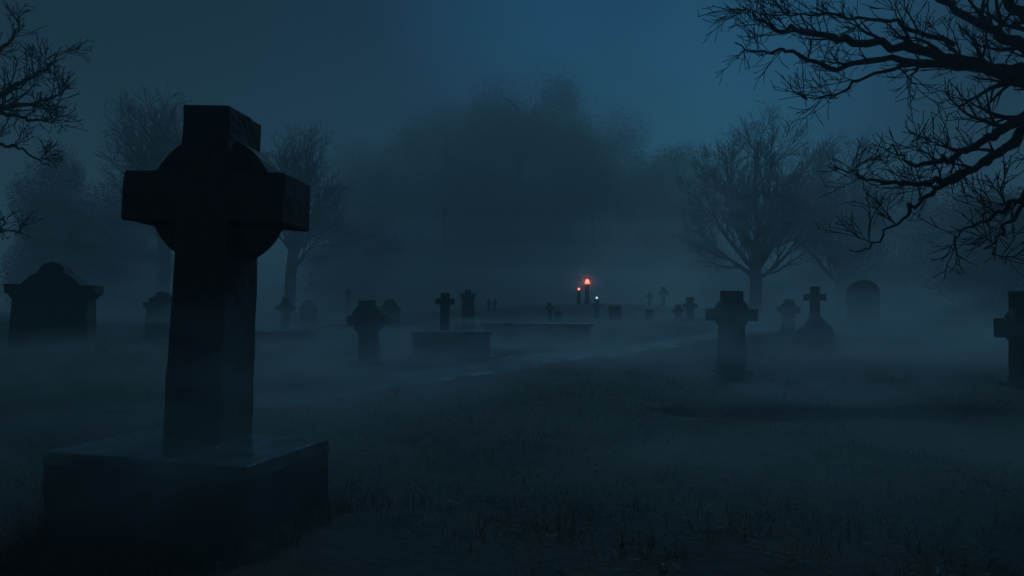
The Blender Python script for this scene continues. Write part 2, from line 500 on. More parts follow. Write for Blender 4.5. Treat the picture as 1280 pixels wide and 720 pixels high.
def chest(site, label, wd, hh, dp, rot, seed, name='chest_tomb'):
    t = empty(name, place(site), rot)
    tag(t, label, 'tomb', 'low tombs by the path')
    bm = bmesh.new(); box(bm, -wd * .54, wd * .54, -dp * .6, dp * .6, -0.3, 0.1, 0.01, 0.01)
    wear(bm, 0.015, 0.16, 0.006, 5, seed); from_bm('plinth', bm, M_WET, t)
    bm = bmesh.new(); box(bm, -wd * .47, wd * .47, -dp * .46, dp * .46, 0.08, hh - 0.1, 0.0, 0.0)
    wear(bm, 0.012, 0.16, 0.006, 5, seed + 1); from_bm('chest', bm, M_STONE_DARK, t)
    bm = bmesh.new(); box(bm, -wd * .5, wd * .5, -dp * .55, dp * .55, hh - 0.11, hh, 0.015, 0.015)
    wear(bm, 0.015, 0.14, 0.006, 5, seed + 2); from_bm('ledger', bm, M_WET, t)
chest('chest', 'wide dark chest tomb in front of the slim plain cross', 2.3, 0.78, 1.0, (0, 0, R(2)), 1)
chest('vault', 'long low vault stretching left of centre below the lantern knoll', 4.1, 0.74, 1.2, (0, R(0.4), R(-3)), 4)
chest('ledger', 'flat ledger tomb in fog just right of the huge cross shaft', 1.95, 0.36, 0.95, (0, 0, R(3)), 7)

def pillar():
    t = empty('pillar_stone', place('pillar'), (0, 0, R(5)))
    tag(t, 'stout pillar headstone with projecting cap right of the slim plain cross', 'gravestone', HG)
    bm = bmesh.new(); box(bm, -.3, .3, -.24, .24, -.3, 1.28, 0.05, 0.05); wear(bm, .012, .14, .006, 5, 1); from_bm('shaft', bm, M_STONE_DARK, t)
    bm = bmesh.new(); box(bm, -.30, .30, -.25, .25, 1.26, 1.46, -.02, -.02); wear(bm, .012, .14, .006, 5, 2); from_bm('cap', bm, M_STONE_DARK, t)
    bm = bmesh.new(); box(bm, -.14, .14, -.14, .14, 1.45, 1.64, .02, .02); wear(bm, .02, .1, .006, 5, 3); from_bm('finial', bm, M_STONE_DARK, t)
pillar()

def far_post():
    t = empty('obelisk', place('post_far'), (0, 0, R(20)))
    tag(t, 'thin faint obelisk in fog left of the squat wheel cross', 'obelisk')
    bm = bmesh.new(); box(bm, -.3, .3, -.3, .3, -.3, .35, .03, .03); wear(bm, .012, .14, .005, 5, 1); from_bm('plinth', bm, M_STONE_DARK, t)
    bm = bmesh.new(); box(bm, -.17, .17, -.17, .17, .33, 1.95, .05, .05); box(bm, -.12, .12, -.12, .12, 1.95, 2.15, .1, .1)
    wear(bm, .008, .14, .005, 5, 2); from_bm('shaft', bm, M_STONE_DARK, t)
far_post()

def cairn():
    px, py, d = SITES['mound']
    x, y, z = place('mound', 0.05)
    t = empty('stone_cairn', (x, y, z))
    tag(t, 'rounded rough stone cairn with spiky shrubs at its foot on the right', 'cairn')
    bm = bmesh.new()
    bmesh.ops.create_icosphere(bm, subdivisions=4, radius=1.0)
    for v in bm.verts:
        p = v.co.copy()
        n = mnoise.noise(p * 2.2) * .13 + mnoise.noise(p * 6) * .06
        v.co = Vector((p.x * .62, p.y * .55, p.z * .86 + .02)) * (1 + n)
        if p.z > .8:
            v.co.z = min(v.co.z, .86)
    from_bm('cairn_body', bm, M_STONE_DARK, t)
    c = empty('latin_cross', (x - 0.02, y, z + 0.80), (0, R(0.5), R(-6)))
    tag(c, 'upright plain cross standing on top of the rough stone cairn', 'cross', LG)
    bm = bmesh.new(); box(bm, -.2, .2, -.16, .16, -.06, .12, .03, .03); wear(bm, .012, .1, .004, 5, 1); from_bm('plinth', bm, M_STONE_DARK, c)
    bm = bmesh.new(); prism(bm, [(a, b + .1) for a, b in cross_outline(0.99, .64, .27, .24, .55, .75, .01)], -.1, .1)
    wear(bm, .01, .12, .004, 6, 2); from_bm('cross_body', bm, M_STONE_DARK, c)
cairn()

# ------------------------------------------------------------------ lantern posts on the knoll, and the lit cross
def lantern_post(site, label, hh, wd, lamp_w, lamp_h, arch):
    t = empty('lantern_post', place(site), (0, 0, R(6)))
    tag(t, label, 'lantern post', 'lantern posts on the knoll')
    bm = bmesh.new(); box(bm, -wd * .7, wd * .7, -wd * .7, wd * .7, -.3, .18, .02, .02); wear(bm, .012, .12, .004, 5, 1); from_bm('plinth', bm, M_STONE_DARK, t)
    bm = bmesh.new(); box(bm, -wd / 2, wd / 2, -wd / 2, wd / 2, .16, hh, .03, .03); wear(bm, .012, .12, .006, 5, 2); from_bm('post', bm, M_STONE_DARK, t)
    bm = bmesh.new(); box(bm, -wd * .55, wd * .55, -wd * .55, wd * .55, hh - .01, hh + .06, .0, .0)
    from_bm('cap', bm, M_STONE_DARK, t)
    L = hh + .06
    bm = bmesh.new()
    a = lamp_w / 2
    if arch:
        o = [(-a, 0), (a, 0), (a, lamp_h * .5)] + circle(0, lamp_h * .55, a * .8, 10, 0, math.pi, False) + [(-a, lamp_h * .5)]
        prism(bm, [(x, z + L) for x, z in o], -a * .7, a * .7)
    else:
        bmesh.ops.create_icosphere(bm, subdivisions=2, radius=a)
        for v in bm.verts:
            v.co.z += L + a
    lamp = from_bm('lantern', bm, M_FLAME, t)
    for sx in (-1, 1):
        for sy in (-1, 1):
            bx, by = sx * (a + .012), sy * (a * .75 + .012)
            bm = bmesh.new(); box(bm, bx - .012, bx + .012, by - .012, by + .012, L, L + lamp_h * .98)
            from_bm('lantern_bar', bm, M_IRON, lamp)
    if arch:
        bm = bmesh.new()
        prism(bm, [(x, z + L) for x, z in ((-.022, 0.0), (.022, 0.0), (.05, lamp_h * .3), (.0, lamp_h * .36), (-.05, lamp_h * .3))], -a * .7 - .02, -a * .7 - .004)
        from_bm('lantern_tracery', bm, M_IRON, lamp)
    bm = bmesh.new(); box(bm, -a * 1.1, a * 1.1, -a * .9, a * .9, L + lamp_h * 1.0, L + lamp_h * 1.12, a * .8, a * .6)
    from_bm('lantern_roof', bm, M_IRON, lamp)
lantern_post('post_b', 'taller lantern post with a glowing arched red lantern on the knoll', 1.38, 0.30, 0.26, 0.40, True)
lantern_post('post_a', 'shorter lantern post with a small round red light on the knoll', 0.98, 0.24, 0.15, 0.16, False)
lit = latin('cross_lit', 'dark small cross with a tiny white light above it right of the lantern posts', LG, 1.16, 0.56, 0.24, 0.17, 0.76, 0.18, (0.45, 0.35, 0.1), seed=3)
def cold_lamp():
    x, y, z = place('cross_lit')
    t = empty('vigil_light', (x, y, z + 1.14))
    tag(t, 'tiny cold white vigil light sitting on top of a small cross', 'light')
    bm = bmesh.new()
    bmesh.ops.create_icosphere(bm, subdivisions=2, radius=.07)
    for v in bm.verts:
        v.co.z = v.co.z * (1.3 if v.co.z > 0 else .7) + .09
    from_bm('glass', bm, M_COLD, t)
    bm = bmesh.new(); box(bm, -.09, .09, -.09, .09, 0, .04, .01, .01); from_bm('base', bm, M_IRON, t)
cold_lamp()

# ------------------------------------------------------------------ bare trees
class Tubes:
    def __init__(s):
        s.V, s.F = [], []
    def add(s, pts, rad, n):
        base = len(s.V)
        k = len(pts)
        prev = None
        for i in range(k):
            d = (pts[min(i + 1, k - 1)] - pts[max(i - 1, 0)]).normalized()
            if prev is None:
                a = d.orthogonal().normalized()
            else:
                a = (prev - d * prev.dot(d)).normalized()
            prev = a
            b = d.cross(a)
            for j in range(n):
                an = 2 * math.pi * j / n
                p = pts[i] + (a * math.cos(an) + b * math.sin(an)) * rad[i]
                s.V.append((p.x, p.y, p.z))
        for i in range(k - 1):
            for j in range(n):
                q = base + i * n
                s.F.append((q + j, q + (j + 1) % n, q + n + (j + 1) % n, q + n + j))
        s.F.append(tuple(base + (k - 1) * n + j for j in range(n)))
    def build(s, name, mat, parent):
        return from_arrays(name, s.V, s.F, mat, parent, smooth=True)

def rand_dir(d, ang, rnd):
    """unit vector at about ang from d"""
    a = d.orthogonal().normalized()
    b = d.cross(a)
    t = rnd.uniform(0, 2 * math.pi)
    return (d * math.cos(ang) + (a * math.cos(t) + b * math.sin(t)) * math.sin(ang)).normalized()

def grow(tb, p, d, length, r0, lev, P, rnd):
    """one branch and, recursively, its side branches"""
    L = P[lev]
    n = L['seg']
    pts, rad = [p.copy()], [r0]
    step = length / n
    dirs = [d]
    for i in range(n):
        d = (d + Vector((rnd.gauss(0, 1), rnd.gauss(0, 1), rnd.gauss(0, 1))) * L['wob'] + Vector((0, 0, 1)) * L['up']).normalized()
        pts.append(pts[-1] + d * step)
        rad.append(max(P['rmin'], r0 * (1 - 0.82 * (i + 1) / n)))
        dirs.append(d)
    tb.add(pts, rad, L['side'])
    if lev + 1 < P['n']:
        nx = P[lev + 1]
        for c in range(L['kids']):
            t = L['t0'] + (1 - L['t0']) * (c + rnd.random()) / L['kids']
            i = min(n - 1, int(t * n))
            f = t * n - i
            q = pts[i].lerp(pts[i + 1], f)
            dd = rand_dir(dirs[i + 1], R(rnd.uniform(*L['ang'])), rnd)
            if L.get('flat'):
                dd.y *= L['flat']; dd.normalize()
            ln = nx['len'] * (1.12 - 0.62 * t) * rnd.uniform(.6, 1.25)
            grow(tb, q, dd, ln, max(P['rmin'], (rad[i] * .72) * rnd.uniform(.6, .95)), lev + 1, P, rnd)

def bare_tree(name, label, x, y, height, spread, seed, lean=(0, 0), dens=1.0, fork=.28):
    rnd = random.Random(seed)
    t = empty(name, (x, y, ground(x, y) - .1))
    tag(t, label, 'tree', 'bare trees in the fog')
    r0 = height * .033
    tk = Tubes()
    th = height * fork
    pts = [Vector((0, 0, -.3)), Vector((0, 0, .25)), Vector((.05, 0, th * .5)), Vector((lean[0] * .2, lean[1] * .2, th))]
    pts = catmull(pts, 4)
    rr = [r0 * (1.5 if i < 2 else 1.15 if i < 5 else 1.0 - .2 * i / len(pts)) for i in range(len(pts))]
    tk.add(pts, rr, 10)
    tk.build('trunk', M_BARK, t)
    P = {'n': 4, 'rmin': .011,
         0: dict(seg=8, wob=.07, up=.05, side=6, kids=int(11 * dens), t0=.12, ang=(18, 48)),
         1: dict(len=height * .30, seg=6, wob=.11, up=.05, side=4, kids=int(9 * dens), t0=.15, ang=(20, 50)),
         2: dict(len=height * .14, seg=4, wob=.14, up=.05, side=3, kids=int(6 * dens), t0=.1, ang=(22, 55)),
         3: dict(len=height * .07, seg=3, wob=.18, up=.03, side=3, kids=0, t0=0, ang=(20, 40))}
    tb = Tubes()
    nl = 11
    for i in range(nl):
        a = 2 * math.pi * i * .382 + rnd.uniform(-.2, .2)
        k = (i + .5) / nl
        out_a = spread * (1.15 - k) + .05
        d = Vector((math.cos(a) * out_a + lean[0] * .08, math.sin(a) * out_a, 1.0)).normalized()
        p = pts[-1].lerp(pts[-5], (1 - k) * .9)
        grow(tb, p, d, height * (1 - fork) * (.62 + .26 * k) * rnd.uniform(.88, 1.06), r0 * (.36 + .2 * k), 0, P, rnd)
    tb.build('crown', M_BARK, t)
    return t
bare_tree('bare_tree', 'broad bare tree with a dense fan of twigs behind the tall wheel cross', pos(944, 42), 42, 12.9, 1.2, 11, dens=1.0, fork=.3)
bare_tree('bare_tree', 'bare tree rising behind the left arm of the huge cross', pos(203, 38), 38, 12.6, .6, 5, (-.5, 0), dens=.85, fork=.46)
bare_tree('bare_tree', 'bare tree spreading right from behind the huge cross head', pos(362, 40), 40, 11.2, .62, 23, (1.7, 0), dens=.85, fork=.48)
bare_tree('bare_tree', 'pale distant bare tree right of the broad bare tree', pos(1052, 50), 50, 13.4, .8, 31, (.2, 0), dens=.85)

# near boughs reaching in from trees beyond the frame
def PX(px, py, d):
    return Vector((pos(px, d), d, zat(py, d)))

def bough_tree(label, x, y, trunk_h, r0, boughs, seed, rmin):
    rnd = random.Random(seed)
    base = Vector((x, y, ground(x, y) - .1))
    t = empty('bare_tree', base)
    tag(t, label, 'tree', 'bare trees whose boughs hang into the view')
    tk = Tubes()
    pts = catmull([Vector((0, 0, -.3)), Vector((.05, 0, 1.0)), Vector((-.08, .05, trunk_h * .55)), Vector((.1, 0, trunk_h))], 6)
    tk.add(pts, [r0 * (1.6 if i < 2 else 1.2 if i < 4 else 1 - .45 * i / len(pts)) for i in range(len(pts))], 12)
    tk.build('trunk', M_BARK, t)
    P = {'n': 4, 'rmin': rmin,
         1: dict(len=1.0, seg=8, wob=.17, up=.02, side=5, kids=6, t0=.1, ang=(22, 55), flat=.6),
         2: dict(len=.50, seg=5, wob=.15, up=.05, side=4, kids=3, t0=.15, ang=(22, 58)),
         3: dict(len=.24, seg=3, wob=.13, up=.05, side=3, kids=0, t0=0, ang=(20, 50))}
    for ctl, ra, rb, kids, kl in boughs:
        tb = Tubes()
        pp = catmull([c - base for c in ctl], 6)
        pp = [q + Vector((rnd.gauss(0, 1), rnd.gauss(0, 1), rnd.gauss(0, 1))) * .018 if i else q for i, q in enumerate(pp)]
        n = len(pp)
        rad = [.85 * (ra + (rb - ra) * (i / (n - 1)) ** .8) * (1 + rnd.uniform(-.09, .09)) for i in range(n)]
        tb.add(pp, rad, 8)
        kids = max(4, int(kids * .72))
        kl *= .85
        for c in range(kids):
            u = .14 + .85 * (c + rnd.random()) / kids
            i = min(n - 2, int(u * (n - 1)))
            d = (pp[i + 1] - pp[i]).normalized()
            dd = rand_dir(d, R(rnd.uniform(20, 58)), rnd)
            if dd.z < 0 and rnd.random() < .7:
                dd.z *= -.6
            dd.y *= .5
            dd.normalize()
            grow(tb, pp[i], dd, kl * (1.15 - .85 * u) * rnd.uniform(.55, 1.2), max(rmin, rad[i] * .55), 1, P, rnd)
        tb.build('bough', M_BARK, t)

D = 7.6
xr = pos(1420, D)
T = lambda z: Vector((xr, D, z))
right_boughs = [
    ([T(3.3), PX(1330, 118, 7.6), PX(1280, 98, 7.5), PX(1225, 76, 7.4), PX(1150, 58, 7.3), PX(1065, 44, 7.2), PX(1008, 36, 7.1), PX(968, 30, 7.0), PX(940, 6, 7.0)], .13, .008, 17, 1.0),
    ([T(3.4), PX(1330, 100, 7.7), PX(1270, 84, 7.8), PX(1190, 78, 7.8), PX(1110, 72, 7.8), PX(1040, 80, 7.8), PX(990, 60, 7.8), PX(952, 62, 7.8), PX(922, 52, 7.8)], .09, .007, 15, .85),
    ([PX(1240, 84, 7.5), PX(1165, 75, 7.3), PX(1100, 88, 7.2), PX(1060, 110, 7.1), PX(1030, 118, 7.1), PX(1003, 119, 7.1)], .035, .006, 9, .45),
    ([T(3.6), PX(1320, 70, 8.0), PX(1262, 40, 8.0), PX(1215, 15, 8.1), PX(1150, -30, 8.2), PX(1080, -60, 8.2)], .11, .02, 13, 1.1),
    ([T(3.7), PX(1330, 40, 7.2), PX(1280, 5, 7.2), PX(1240, -40, 7.2), PX(1200, -110, 7.2)], .11, .03, 10, 1.1),
    ([PX(1200, 52, 7.4), PX(1130, 25, 7.5), PX(1060, 12, 7.5), PX(1000, 14, 7.5), PX(965, 0, 7.5)], .035, .006, 9, .7),
    ([T(2.6), PX(1335, 130, 7.0), PX(1280, 148, 6.9), PX(1240, 170, 6.8), PX(1190, 195, 6.7), PX(1150, 205, 6.7), PX(1120, 182, 6.7)], .11, .008, 11, .75),
    ([PX(1300, 142, 7.0), PX(1255, 190, 6.9), PX(1205, 215, 6.8), PX(1165, 228, 6.7), PX(1120, 228, 6.7), PX(1082, 222, 6.7), PX(1066, 208, 6.7)], .07, .006, 9, .5),
    ([PX(1255, 190, 6.9), PX(1190, 228, 6.7), PX(1150, 252, 6.7), PX(1130, 272, 6.6), PX(1094, 306, 6.6), PX(1064, 317, 6.6)], .04, .005, 6, .4),
    ([T(2.4), PX(1340, 200, 6.4), PX(1290, 238, 6.4), PX(1255, 262, 6.4), PX(1222, 282, 6.4), PX(1192, 298, 6.4)], .06, .006, 7, .42),
    ([PX(1300, 232, 6.4), PX(1275, 265, 6.4), PX(1252, 290, 6.3), PX(1240, 315, 6.3), PX(1262, 330, 6.3)], .03, .005, 6, .3),
]
bough_tree('black gnarled boughs of a tree beyond the right edge overhanging the graves', xr, D, 4.6, .27, right_boughs, 4, .0042)

DL = 12.0
xl = pos(-130, DL)
TL = lambda z: Vector((xl, DL, z))
left_boughs = [
    ([TL(4.6), PX(-60, 140, 12), PX(-15, 120, 12), PX(20, 100, 12), PX(50, 82, 12), PX(72, 60, 12)], .12, .01, 14, 1.0),
    ([TL(4.4), PX(-60, 150, 11.6), PX(-10, 135, 11.6), PX(30, 128, 11.6), PX(60, 118, 11.6), PX(82, 100, 11.6)], .10, .009, 13, .9),
    ([TL(4.2), PX(-60, 160, 11.4), PX(-10, 140, 11.3), PX(25, 146, 11.3), PX(55, 150, 11.3), PX(80, 148, 11.3)], .08, .008, 11, .7),
    ([TL(5.0), PX(-70, 100, 12), PX(-25, 70, 12), PX(5, 45, 12), PX(18, 15, 12)], .10, .01, 9, 1.0),
    ([TL(3.6), PX(-60, 185, 11), PX(-10, 180, 11), PX(20, 184, 11), PX(42, 198, 11), PX(66, 208, 11)], .06, .007, 8, .55),
    ([TL(2.6), PX(-60, 285, 11), PX(-15, 292, 11), PX(10, 288, 11), PX(38, 296, 11)], .035, .006, 5, .4),
]
bough_tree('dark bare boughs of a tree beyond the left edge near the capped monument', xl, DL, 6.0, .3, left_boughs, 9, .006)

# ------------------------------------------------------------------ dense dark trees in the fog
def dense_tree(label, x, y, height, rx, rz, seed, leaves=9000, size=.3, group='dense dark trees in the fog', low=.3, name='evergreen_tree', soft=.6):
    rnd = random.Random(seed)
    z = ground(x, y) - .1
    t = empty(name, (x, y, z))
    tag(t, label, 'tree', group)
    tk = Tubes()
    pts = catmull([Vector((0, 0, -.3)), Vector((.1, 0, height * .25)), Vector((-.1, .1, height * .5)), Vector((.05, 0, height * .8))], 5)
    tk.add(pts, [height * .014 * (1.3 - 1.15 * i / len(pts)) for i in range(len(pts))], 8)
    for i in range(14):
        k = rnd.uniform(.25, .8)
        a = rnd.uniform(0, 6.28)
        p = Vector((0, 0, height * k))
        q = p + Vector((math.cos(a) * rx * .25, math.sin(a) * rx * .25, height * .07))
        tk.add([p, p.lerp(q, .5) + Vector((0, 0, .2)), q], [height * .006, height * .004, .02], 5)
    tk.build('trunk', M_BARK, t)
    # clumps of leaves through the crown
    cl_ = []
    cz = height * (low + (1 - low) * .5)
    for i in range(64):
        u = Vector((rnd.gauss(0, 1), rnd.gauss(0, 1), rnd.gauss(0, 1))).normalized() * (rnd.random() ** .45)
        rr = rnd.uniform(.16, .34)
        if low < .2:                # foliage down to the ground, an uneven mound rather than a ball
            k = rnd.uniform(.03, .85)
            env = min(1.0, math.sqrt(max(.05, 1 - ((k - .40) / .58) ** 2))) if k > .40 else .85 + .15 * k / .4
            a = rnd.uniform(0, 6.28)
            q = rx * env * .88 * rnd.random() ** .5
            c = Vector((math.cos(a) * q, math.sin(a) * q, height * k))
        else:
            c = Vector((u.x * rx * .85, u.y * rx * .85, cz + u.z * height * (1 - low) * .5 * .86))
        cl_.append((c, rx * rr, rx * rr * rz))
    g = np.random.default_rng(seed)
    pick = g.integers(0, len(cl_), leaves)
    cc = np.array([tuple(c[0]) for c in cl_])[pick]
    ra = np.array([c[1] for c in cl_])[pick, None]
    rb = np.array([c[2] for c in cl_])[pick, None]
    u = g.normal(0, 1, (leaves, 3))
    rn = np.linalg.norm(u, axis=1)
    u *= (2.0 * np.tanh(rn / 2.0) / rn)[:, None]
    ctr = cc + u * soft * np.concatenate([ra, ra, rb], 1)
    a = g.normal(0, 1, (leaves, 3)); a /= np.linalg.norm(a, axis=1)[:, None]
    b = np.cross(a, g.normal(0, 1, (leaves, 3))); b /= np.linalg.norm(b, axis=1)[:, None]
    s = size * g.uniform(.5, 1.3, (leaves, 1))
    quad = np.stack([ctr + a * s, ctr + b * s * .5, ctr - a * s, ctr - b * s * .5], 1)
    quad[:, :, 2] = np.maximum(quad[:, :, 2], .05)
    me = bpy.data.meshes.new('crown')
    me.vertices.add(leaves * 4)
    me.vertices.foreach_set('co', quad.reshape(-1).astype(np.float32))
    me.loops.add(leaves * 4)
    me.loops.foreach_set('vertex_index', np.arange(leaves * 4, dtype=np.int32))
    me.polygons.add(leaves)
    me.polygons.foreach_set('loop_start', np.arange(0, leaves * 4, 4, dtype=np.int32))
    me.update(calc_edges=True)
    link_mesh('crown', me, M_GREEN, t)
dense_tree('huge dim tree mass looming in fog above the centre of the graveyard', pos(650, 84), 84, 33.0, 10.5, 1.0, 3, 330000, .078, low=.1, soft=.95)
dense_tree('dim tree mass in fog adjoining the huge central tree on its left', pos(556, 88), 88, 29.5, 10.5, 1.0, 4, 280000, .078, low=.1, soft=.95)
dense_tree('dim tree mass in fog adjoining the huge central tree on its right', pos(742, 88), 88, 29.0, 10.0, 1.0, 5, 280000, .078, low=.1, soft=.95)
dense_tree('dim lower tree mass in fog at the left end of the central tree group', pos(470, 92), 92, 24.5, 9.5, 1.0, 15, 220000, .078, low=.1, soft=.95)
dense_tree('dim lower tree mass in fog at the right end of the central tree group', pos(828, 92), 92, 25.5, 9.0, 1.0, 16, 220000, .078, low=.1, soft=.95)
dense_tree('dark leafy tree mass behind the cross on a cairn at the right', pos(1100, 66), 66, 14.0, 7.4, .8, 6, 60000, .11, low=.05, soft=.9)
dense_tree('dark leafy tree mass behind the broad bare tree at its left', pos(850, 80), 80, 11.0, 6.5, .8, 7, 50000, .11, low=.08, soft=.9)
dense_tree('dark rounded tree in fog above the wide capped monument', pos(66, 50), 50, 13.0, 3.0, 1.7, 8, 60000, .08, low=.1, soft=.9)
dense_tree('dark low tree in fog right of the huge cross above the squat wheel cross', pos(440, 62), 62, 10.0, 4.6, .8, 9, 50000, .1, low=.05, soft=.9)
dense_tree('dark wide tree in fog at the far left behind the smaller stepped monument', pos(150, 56), 56, 11.6, 4.6, .8, 10, 50000, .11, low=.05, soft=.9)
dense_tree('dim tree mass filling the fog at the right edge', pos(1260, 50), 50, 10.2, 5.4, .8, 12, 55000, .11, low=.05, soft=.9)

# ------------------------------------------------------------------ grass, spiky plants, leaves
def blades(pts, name, mat, parent=None):
    V, F = [], []
    for p, d, ln, wd, bend in pts:
        side = d.cross(Vector((0, 0, 1)))
        if side.length < .05:
            side = Vector((1, 0, 0))
        side.normalize()
        side *= wd
        k = len(V)
        for i, t in enumerate((0, .4, .75, 1)):
            q = p + d * ln * t + Vector((0, 0, -bend * ln * t * t))
            s = side * (1 - t * .92)
            V += [tuple(q - s), tuple(q + s)]
            if i:
                F.append((k + 2 * i - 2, k + 2 * i - 1, k + 2 * i + 1, k + 2 * i))
    return from_arrays(name, V, F, mat, parent)

def tussock(label, x, y, n, ln, seed, tilt=1.0):
    rnd = random.Random(seed)
    t = empty('spiky_plant', (x, y, ground(x, y) - .02))
    tag(t, label, 'plant', 'spiky plants among the graves')
    L = []
    for i in range(n):
        a = rnd.uniform(0, 6.28)
        o = rnd.uniform(.15, 1.0) * tilt
        d = Vector((math.cos(a) * o, math.sin(a) * o, 1)).normalized()
        L.append((Vector((rnd.gauss(0, .07), rnd.gauss(0, .07), -.03)), d, ln * rnd.uniform(.6, 1.2), .009, rnd.uniform(.05, .35)))
    blades(L, 'leaves', M_GRASS, t)
tussock('spiky grass tussock at the right foot of the wide capped monument', pos(128, 15.5), 15.5, 90, .62, 1)
tussock('spiky plant at the very left edge beside the wide capped monument', pos(2, 17), 17, 70, .62, 2)
tussock('thin spiky shrub just right of the tall wheel cross', pos(965, 18), 18, 46, .68, 3, 1.2)
tussock('spiky shrub spraying out at the foot of the stone cairn', pos(1034, 18.5), 18.5, 80, .80, 4, 1.3)
tussock('small spiky shrub at the foot of the broad thick armed cross', pos(856, 30), 30, 60, .7, 5, 1.1)

def on_path(x, y):
    for a, b in ((-7.5, 6.5), (-6.3, 7.9), (-5.2, 9.2), (-4.2, 10.7), (-3.3, 12.2), (-2.3, 13.8), (-1.4, 15.4), (-.3, 17), (.8, 18.5), (2, 19.8), (3.3, 21), (4.8, 22.2), (6.4, 23.4)):
        if (x - a) ** 2 + (y - b) ** 2 < .8:
            return True
    return False

def turf():
    rnd = random.Random(8)
    L = []
    for c in range(7000):
        y = 1.6 + 20 * rnd.random() ** 1.7
        x = rnd.uniform(-1, 1) * (y * .85 + 1)
        if on_path(x, y) and rnd.random() < .85:
            continue
        if abs(x + 2.3) < .95 and abs(y - 4.7) < .75:
            continue
        if mnoise.noise(Vector((x * .5, y * .5, 7))) < -.2:
            continue
        z = ground(x, y)
        for i in range(rnd.randint(6, 13)):
            a = rnd.uniform(0, 6.28)
            o = rnd.uniform(.2, 1.5)
            d = Vector((math.cos(a) * o, math.sin(a) * o, 1)).normalized()
            q = Vector((x + rnd.gauss(0, .07), y + rnd.gauss(0, .07), z - .02))
            L.append((q, d, rnd.uniform(.06, .2), .004 + .00022 * y, rnd.uniform(.1, .5)))
    for c in range(260):            # weeds grown up against the pedestal
        u = rnd.uniform(-1, 1)
        side_ = rnd.randrange(4)
        lx, ly = ((u * .88, -.54), (u * .88, .54), (-.9, u * .55), (.9, u * .55))[side_]
        x = -2.21 + lx * math.cos(R(-16)) - ly * math.sin(R(-16))
        y = 4.58 + lx * math.sin(R(-16)) + ly * math.cos(R(-16))
        for i in range(8):
            a = rnd.uniform(0, 6.28)
            o = rnd.uniform(.1, .9)
            L.append((Vector((x + rnd.gauss(0, .05), y + rnd.gauss(0, .05), ground(x, y) - .03)), Vector((math.cos(a) * o, math.sin(a) * o, 1)).normalized(), rnd.uniform(.1, .34) * rnd.random() ** .4, .005, rnd.uniform(.1, .5)))
    tag(blades(L, 'grass', M_GRASS), 'short rough wintry grass covering the dark ground', 'grass', kind='stuff')
turf()

def leaf_faces(V, F, p, yaw, tilt, s, rnd):
    m = Matrix.Translation(p) @ Matrix.Rotation(yaw, 4, 'Z') @ Matrix.Rotation(tilt, 4, 'X')
    k = len(V)
    o = [(0, -1, 0), (.42, -.4, .12), (.46, .2, .14), (0, 1, .1), (-.46, .2, .14), (-.42, -.4, .12), (0, -.1, -.04)]
    for a, b, c in o:
        q = m @ Vector((a * s, b * s, c * s))
        V.append(tuple(q))
    for i in range(6):
        F.append((k + i, k + (i + 1) % 6, k + 6))

def litter():
    rnd = random.Random(21)
    V, F = [], []
    for i in range(2400):
        y = 1.7 + 17 * rnd.random() ** 1.6
        x = rnd.uniform(-1, 1) * (y * .85 + 1)
        if abs(x + 2.3) < 1.0 and abs(y - 4.7) < .8:
            continue
        if mnoise.noise(Vector((x * .6, y * .6, 2))) < -.05 and rnd.random() < .7:
            continue
        leaf_faces(V, F, Vector((x, y, ground(x, y) + rnd.uniform(.03, .07))), rnd.uniform(0, 6.28), rnd.gauss(0, .35), rnd.uniform(.018, .042), rnd)
    tag(from_arrays('fallen_leaves', V, F, M_LEAF), 'scattered dead leaves lying over the dark turf', 'leaves', kind='stuff')
litter()

# ------------------------------------------------------------------ air
def volume_mat(name, dens, col, aniso):
    m = bpy.data.materials.new(name)
    m.use_nodes = True
    t = m.node_tree
    t.nodes.clear()
    o = t.nodes.new('ShaderNodeOutputMaterial')
    v = t.nodes.new('ShaderNodeVolumePrincipled')
    v.inputs['Density'].default_value = dens
    v.inputs['Color'].default_value = (*col, 1)
    v.inputs['Anisotropy'].default_value = aniso
    t.links.new(v.outputs[0], o.inputs['Volume'])
    return m

def make_haze():
    bm = bmesh.new()
    box(bm, -240, 240, -230, 240, -1.6, 36.5)
    o = from_bm('haze', bm, volume_mat('haze_air', 0.008, (0.97, 0.98, 0.99), 0.3))
    tag(o, kind='stuff')
make_haze()

